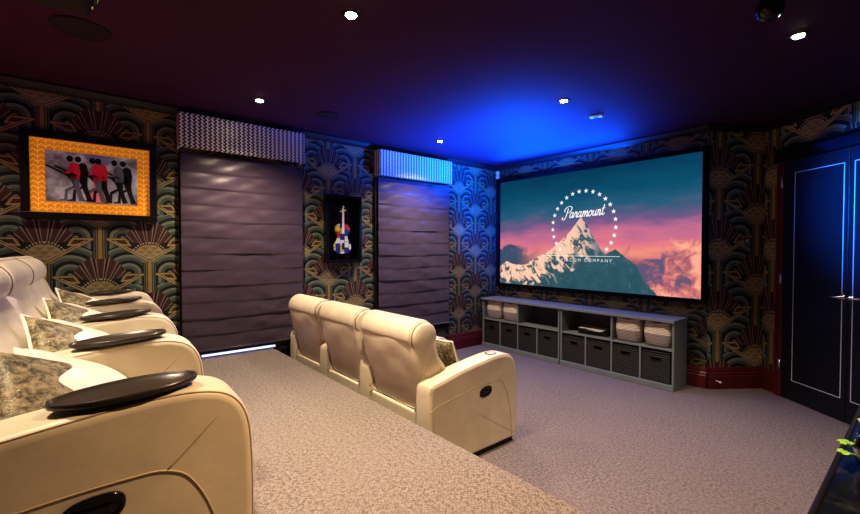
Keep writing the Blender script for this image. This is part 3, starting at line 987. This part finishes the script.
        lathe(bm, full, 36, (xm, hy, hz), axis='x', cap=False)
        hd = obj('headrest', bm, L, bk, smooth=True)
        for sg_ in (-1, 1):
            bm = tube(bmesh.new(), [(xm + sg_ * (hl - .022), hy + hr * .925 * math.cos(t), hz + hr * .925 * math.sin(t)) for t in [2 * PI * k / 36 for k in range(36)]], .0045, 6, closed=True)
            obj('seam_piping', bm, MAT['leather_dk'], hd)
        # leather flap falling down the rear of the roll
        bm = bmesh.new()
        arc = [(hy + (hr + .006) * math.cos(t), hz + (hr + .006) * math.sin(t)) for t in [math.radians(70 + 125 * k / 12) for k in range(13)]]
        inn = [(hy + (hr - .01) * math.cos(t), hz + (hr - .01) * math.sin(t)) for t in [math.radians(195 - 125 * k / 12) for k in range(13)]]
        extrude_x(bm, arc + inn, xm - hl + .035, xm + hl - .035, .004, 2, nmid=3)
        obj('head_flap', bm, L, hd)
        obj('seat_cushion', extrude_x(bmesh.new(), seat_prof, xm - sw / 2 + .004, xm + sw / 2 - .004, .035, 5), L, root)
        obj('footrest', extrude_x(bmesh.new(), foot_prof, xm - sw / 2 + .006, xm + sw / 2 - .006, .02, 4), L, root)
        obj('rear_panel', B(xm - sw / 2 + .003, xm + sw / 2 - .003, -.340, -.315, .03, .355, .012), L, root)
    return root
front = theater_sofa((.120, -2.80, 0.0), 3, .692, .150,
                     'cream leather three-seat reclining sofa on the lower floor, seen from behind', False, True, .17)
rear = theater_sofa((.145, -4.772, .40), 4, .7045, .165,
                    'long cream leather reclining sofa on the raised platform, black oval trays on its arms', True, False, .11)

# ------------------------------------------------------------------ cushions
def make_pillow(name, mat, back, s=.37, th=.06):
    r = empty(name)
    N = 22
    bm = bmesh.new()
    G = {}
    for side in (1, -1):
        for i in range(N + 1):
            for j in range(N + 1):
                u_q = -1 + 2 * i / N; v_q = -1 + 2 * j / N
                edge = i in (0, N) or j in (0, N)
                if edge and side == -1: G[(side, i, j)] = G[(1, i, j)]; continue
                pin = 1 - .07 * (1 - abs(u_q) ** 2) * abs(v_q) ** 3; pin2 = 1 - .07 * (1 - abs(v_q) ** 2) * abs(u_q) ** 3
                t = ((1 - u_q ** 2) * (1 - v_q ** 2)) ** .42 * th
                t *= 1 + .06 * math.sin(u_q * 4 + 1) * math.sin(v_q * 5)
                G[(side, i, j)] = bm.verts.new((u_q * s / 2 * pin2, side * -t, v_q * s / 2 * pin))
    for side in (1, -1):
        for i in range(N):
            for j in range(N):
                f = bm.faces.new((G[(side, i, j)], G[(side, i + 1, j)], G[(side, i + 1, j + 1)], G[(side, i, j + 1)]))
                f.smooth = True; f.material_index = 0 if side == 1 else 1
    per = []
    for k in range(N): per.append(G[(1, k, 0)].co.copy())
    for k in range(N): per.append(G[(1, N, k)].co.copy())
    for k in range(N): per.append(G[(1, N - k, N)].co.copy())
    for k in range(N): per.append(G[(1, 0, N - k)].co.copy())
    obj('cushion_cover', bm, [mat, back], r)
    bm = tube(bmesh.new(), per, .0065, 6, closed=True)
    obj('piping', bm, MAT['satin'], r)
    return r
vp = make_pillow('velvet_cushion', MAT['velvet'], MAT['velvet'])
cp_ = make_pillow('satin_cushion', MAT['satin'], MAT['satin'], .36, .06)
def place(o, loc, rx, ry, rz, label, cat='cushion', group=None):
    o.location = loc; o.rotation_euler = (math.radians(rx), math.radians(ry), math.radians(rz)); o.rotation_mode = 'XYZ'
    o['label'] = label; o['category'] = cat
    if group: o['group'] = group
names = ['farthest, against the wallpapered wall', 'second from the wall', 'third from the wall', 'nearest the camera']
rear.rotation_euler = (0, 0, -.033)
firstv = firstc = True
for k in range(4):
    xm = .145 + (k + .5) * .7045
    dy = (2.96 - xm) * .033
    o = vp if firstv else copy_tree(vp); firstv = False
    place(o, (xm + .03, -4.80 + dy, .40 + .44 + .095), 58, 36, 10, 'bronze velvet cushion with cream piping, rear sofa seat ' + names[k], group='velvet cushions on the rear sofa')
    o = cp_ if firstc else copy_tree(cp_); firstc = False
    place(o, (xm - .11, -4.755 + dy, .40 + .44 + .115), 58, 8, 6, 'plain cream satin cushion, rear sofa seat ' + names[k], group='satin cushions on the rear sofa')
o = copy_tree(vp); place(o, (1.95, -2.775, .44 + .15), 22, 0, 0, 'dark bronze velvet cushion with cream piping on the front sofa end seat'); o['group'] = 'cushions on the front sofa'
o = copy_tree(cp_); place(o, (1.72, -2.82, .44 + .135), 24, 0, 4, 'cream satin cushion behind the velvet cushion on the front sofa end seat'); o['group'] = 'cushions on the front sofa'

# ------------------------------------------------------------------ ceiling fittings
def make_down():
    r = empty('downlight', (0, 0, 0), 0, '', 'downlight', 'warm recessed ceiling downlights')
    obj('bezel', lathe(bmesh.new(), [(.030, -.001), (.044, -.001), (.046, -.005), (.042, -.008), (.030, -.006)], 28, cap=False), MAT['black_satin'], r, smooth=True)
    obj('lamp', lathe(bmesh.new(), [(.0, -.002), (.029, -.002), (.024, -.012), (.0, -.014)], 20, cap=False), MAT['bulb'], r, smooth=True)
    return r
dl = make_down()
DL = [(2.245, -3.66, 'warm ceiling downlight above the platform between the two sofas', 70),
      (.655, -3.62, 'warm ceiling downlight over the pelmet nearest the framed picture', 70),
      (2.235, -1.70, 'warm ceiling downlight in the bright blue part of the ceiling', 60),
      (.607, -1.63, 'small warm ceiling downlight beside the pelmet nearest the screen', 62),
      (3.675, -1.60, 'warm ceiling downlight nearest the black double door', 75)]
def spot(name, loc, e, size=100, blend=.9, col=(1, .80, .56), rad=.03, target=None):
    l = bpy.data.lights.new(name, 'SPOT'); l.energy = e; l.spot_size = math.radians(size); l.spot_blend = blend; l.color = col; l.shadow_soft_size = rad
    o = bpy.data.objects.new(name, l); COL.objects.link(o); o.location = loc
    if target:
        o.rotation_euler = (Vector(target) - Vector(loc)).to_track_quat('-Z', 'Y').to_euler()
    return o
for i, (x, y, l, e) in enumerate(DL):
    o = dl if i == 0 else copy_tree(dl)
    o.location = (x, y, H); o['label'] = l
    spot('downlight_beam', (x, y, H - .03), e * (3.4 if i == 0 else 2.7), 126 if x < 1 else (84 if i == 0 else 100), 1.0)
def ceil_speaker(x, y, r, label):
    e = empty('ceiling_speaker', (x, y, H), 0, label, 'speaker', 'round ceiling speakers')
    obj('grille', lathe(bmesh.new(), [(0, -.006), (r * .9, -.006)], 32, cap=False), MAT['speaker'], e)
    obj('bezel', lathe(bmesh.new(), [(r * .9, -.006), (r * .93, -.010), (r, -.008), (r, -.001)], 32, cap=False), MAT['speaker'], e, smooth=True)
ceil_speaker(1.174, -4.735, .135, 'large dark round ceiling speaker below the projector at top left')
ceil_speaker(.66, -3.01, .10, 'dark round ceiling speaker above the gap between the two pelmets')
sn = empty('ceiling_sensor', (2.206, -1.141, H), math.radians(20), 'small white rectangular sensor on the blue ceiling beside a downlight', 'sensor')
obj('housing', B(-.055, .055, -.03, .03, -.022, -.001, .006), MAT['white'], sn)
obj('window', B(-.02, .02, -.012, .012, -.025, -.0225, .001), MAT['black_satin'], sn)
cs = empty('corner_sensor', (.052, -.004, 2.47), 0, 'small white box sensor high in the corner beside the screen', 'sensor')
obj('housing', B(-.024, .024, -.034, -.001, -.055, .055, .006), MAT['white'], cs)
obj('lens', B(-.016, .016, -.038, -.0345, -.035, .005, .002), MAT['paper'], cs)
# mirrored ball by the right edge of the ceiling
db = empty('mirror_ball', (3.70, -2.36, H), 0, 'small dark faceted ball fitting hanging from the ceiling at the top edge', 'ceiling fitting')
bm = bmesh.new(); bmesh.ops.create_icosphere(bm, subdivisions=3, radius=.055); bmesh.ops.translate(bm, verts=bm.verts, vec=(0, 0, -.135))
obj('ball', bm, MAT['black_gloss'], db)
obj('stem', lathe(bmesh.new(), [(.03, -.001), (.03, -.012), (.006, -.014), (.006, -.082)], 12), MAT['black_satin'], db)
# projector
pj = empty('projector', (1.78, -4.70, H), 0, 'black ceiling-hung projector with a glinting lens at the top left edge', 'projector')
bm = bmesh.new()
box(bm, 0, .40, -.38, 0, -.20, -.06, .035, seg=4)
obj('case', bm, MAT['black_satin'], pj, smooth=True)
obj('ceiling_mount', B(.15, .25, -.24, -.14, -.059, -.001, .004), MAT['black_satin'], pj)
bm = lathe(bmesh.new(), [(.045, -.001), (.045, .016), (.036, .018)], 24, (.10, 0, -.13), axis='y')
ln_ = obj('lens_ring', bm, MAT['black_gloss'], pj)
obj('lens', lathe(bmesh.new(), [(0, .022), (.02, .020), (.034, .018)], 20, (.10, 0, -.13), axis='y', cap=False), MAT['lens'], ln_)
obj('status_light', B(.04, .06, .0003, .003, -.165, -.150), MAT['lens'], pj)

# ------------------------------------------------------------------ wall bits on the angled wall
an2 = math.atan2(A2[1] - A1[1], A2[0] - A1[0])
d2 = (Vector(A2) - Vector(A1)).normalized()
p = Vector(A1) + d2 * .388
sp_ = empty('wall_control', (p.x, p.y, 1.462), an2, 'small wall switch with a bright metal edge on the wallpaper left of the door', 'switch')
obj('plate', B(-.034, .040, -.010, -.001, -.034, .034, .003), newmat('dim plate', (.10, .10, .12), .3)[0], sp_)
obj('metal_edge', B(-.040, -.0345, -.014, -.001, -.050, .050, .001), MAT['brushed'], sp_)
obj('rocker', B(-.012, .018, -.014, -.0105, -.016, .016, .002), MAT['pgrey'], sp_)
p = Vector(A1) + d2 * .075
ds = empty('door_stop', (p.x, p.y, .085), an2, 'small pale spring door stop on the oxblood skirting board', 'door stop')
obj('spring', lathe(bmesh.new(), [(.010, -.031), (.010, -.036), (.005, -.038), (.005, -.075)], 12, axis='y'), MAT['chrome'], ds)
obj('tip', lathe(bmesh.new(), [(.009, -.075), (.010, -.080), (.009, -.093)], 12, axis='y'), MAT['white'], ds)

# ------------------------------------------------------------------ black console table at the right edge + plant
TZ = .90
tb = empty('console_table', (4.33, -3.58, 0.0), 0, 'black table with a dark mirrored top at the bottom right edge', 'table')
X0, X1_, Y0_, Y1_ = -.284, .27, -.78, .82
bm = bmesh.new()
rim = .012
box(bm, X0, X0 + rim, Y0_, Y1_, TZ - .045, TZ, .004); box(bm, X1_ - rim, X1_, Y0_, Y1_, TZ - .045, TZ, .004)
box(bm, X0 + rim, X1_ - rim, Y0_, Y0_ + rim, TZ - .045, TZ, .004); box(bm, X0 + rim, X1_ - rim, Y1_ - rim, Y1_, TZ - .045, TZ, .004)
obj('top_frame', bm, MAT['black_satin'], tb)
obj('mirrored_top', B(X0 + rim, X1_ - rim, Y0_ + rim, Y1_ - rim, TZ - .03, TZ - .004), MAT['mirror'], tb)
obj('cabinet_body', B(X0 + .03, X1_ - .03, Y0_ + .03, Y1_ - .03, .40 * 0 + .41, TZ - .046, .004), MAT['black_satin'], tb)
for a, c_ in ((X0 + .03, Y1_ - .09), (X1_ - .09, Y1_ - .09)):
    obj('leg', B(a, a + .05, c_, c_ + .05, .001, .409, .003), MAT['black_satin'], tb)
for a, c_ in ((X0 + .03, Y0_ + .04), (X1_ - .09, Y0_ + .04)):
    obj('leg', B(a, a + .05, c_, c_ + .05, .401, .409, .003), MAT['black_satin'], tb)
pp = empty('potted_plant', (4.135, -3.41, TZ - .004), 0, 'small bright green leafy plant in a clear glass pot on the black table', 'plant')
pot = obj('glass_pot', lathe(bmesh.new(), [(.0, .001), (.035, .001), (.052, .02), (.058, .05), (.050, .082), (.047, .084), (.054, .05), (.048, .024), (.034, .008), (0, .008)], 28, cap=False), MAT['glass'], pp, smooth=True)
obj('soil', lathe(bmesh.new(), [(0, .010), (.033, .010), (.046, .025), (.051, .045), (.050, .058), (0, .062)], 20, cap=False), MAT['soil'], pp, smooth=True)
bm = bmesh.new()
rg = random.Random(4)
def leaflet(bm, o, dirv, L, w):
    d = Vector(dirv).normalized(); s_ = d.cross(Vector((0, 0, 1)));
    if s_.length < .1: s_ = Vector((1, 0, 0))
    s_.normalize(); up = s_.cross(d)
    prof = [(0, .08), (.25, .55), (.38, .45), (.5, 1.0), (.62, .6), (.8, .75), (1.0, .02)]
    Lf, Cc, Rt = [], [], []
    for t, ww in prof:
        c_ = Vector(o) + d * L * t + up * (-.25 * L * t * t)
        Cc.append(bm.verts.new(c_)); Lf.append(bm.verts.new(c_ + s_ * w * ww + up * .15 * w)); Rt.append(bm.verts.new(c_ - s_ * w * ww + up * .15 * w))
    for i in range(len(prof) - 1):
        bm.faces.new((Cc[i], Cc[i + 1], Lf[i + 1], Lf[i])); bm.faces.new((Cc[i], Rt[i], Rt[i + 1], Cc[i + 1]))
tips = []
st = bmesh.new()
for k in range(13):
    a = rg.uniform(0, 2 * PI) if k > 3 else PI + (k - 1.5) * .28
    rr = rg.uniform(.02, .05) if k > 3 else .055 + .004 * k
    tip = Vector((rr * math.cos(a), rr * math.sin(a), rg.uniform(.09, .125) if k > 3 else .040 + .008 * (k % 3)))
    tube(st, catmull([(0, 0, .06), (tip.x * .4, tip.y * .4, tip.z * .85), tuple(tip)], 4, closed=False), .0014, 5)
    for q in range(3):
        leaflet(bm, tip, (math.cos(a + (q - 1) * .9), math.sin(a + (q - 1) * .9), .15), .020, .009)
obj('stem', st, MAT['leaf'], pp)
obj('leaves', bm, MAT['leaf'], pp)

# ------------------------------------------------------------------ lights
spot('downlight_beam', (3.67, -3.75, H - .03), 240, 105, 1.0, (1, .66, .36))
spot('downlight_beam', (2.24, -5.15, H - .03), 150, 105, 1.0)
spot('downlight_beam', (.66, -5.2, H - .03), 45, 105, 1.0)
# blue LED wash: strip above the screen, other lamps unseen and added to spread it
def area(name, loc, target, e, col, sx, sy, spread=160):
    l = bpy.data.lights.new(name, 'AREA'); l.energy = e; l.color = col; l.shape = 'RECTANGLE'; l.size = sx; l.size_y = sy; l.spread = math.radians(spread)
    o = bpy.data.objects.new(name, l); COL.objects.link(o); o.location = loc
    o.rotation_euler = (Vector(target) - Vector(loc)).to_track_quat('-Z', 'Y').to_euler()
    return o
BLUE = (.0, .11, 1.0)
area('led_wash', (1.25, -.09, 2.41), (1.35, -.85, 2.8), 40, BLUE, 2.0, .03)
spot('unseen_blue_spot', (1.25, -.95, 1.55), 1500, 138, 1, BLUE, .05, (1.1, -1.05, 2.6))  # mid-air lamp without a fitting, added to turn the ceiling blue
area('led_wash', (1.3, -.5, 2.56), (1.3, -.45, 0), 16, BLUE, 2.0, .05)  # unseen strip added to tint the storage unit tops
spot('unseen_blue_spot', (1.0, -1.2, 2.2), 420, 62, 1, BLUE, .05, (0.0, -.22, 1.75))
spot('unseen_blue_spot', (2.9, -1.9, 1.9), 1000, 46, 1, (.0, .22, 1.0), .05, (4.0, -.3, 1.75))  # unseen lamp added to lay the blue reflection on the door
# unseen red-violet fill light added at the rear
area('violet_fill', (1.6, -5.8, 1.7), (1.8, -3.5, 2.6), 5, (1.0, .12, .35), 2.5, .05)
w = bpy.data.worlds.new('World'); SC.world = w; w.use_nodes = True
w.node_tree.nodes['Background'].inputs[0].default_value = (.5, .4, .6, 1)
w.node_tree.nodes['Background'].inputs[1].default_value = .05

# ------------------------------------------------------------------ camera
cam = bpy.data.cameras.new('camera'); cam.sensor_width = 36; cam.lens = 418 / 860 * 36; cam.clip_start = .02
co = bpy.data.objects.new('camera', cam); COL.objects.link(co)
co.location = (4.19, -4.74, 1.39)
co.rotation_euler = (math.radians(90 - 1.2), 0, math.radians(50.4))
SC.camera = co
SC.view_settings.view_transform = 'Standard'
SC.view_settings.look = 'Medium High Contrast'
SC.view_settings.exposure = 0.3
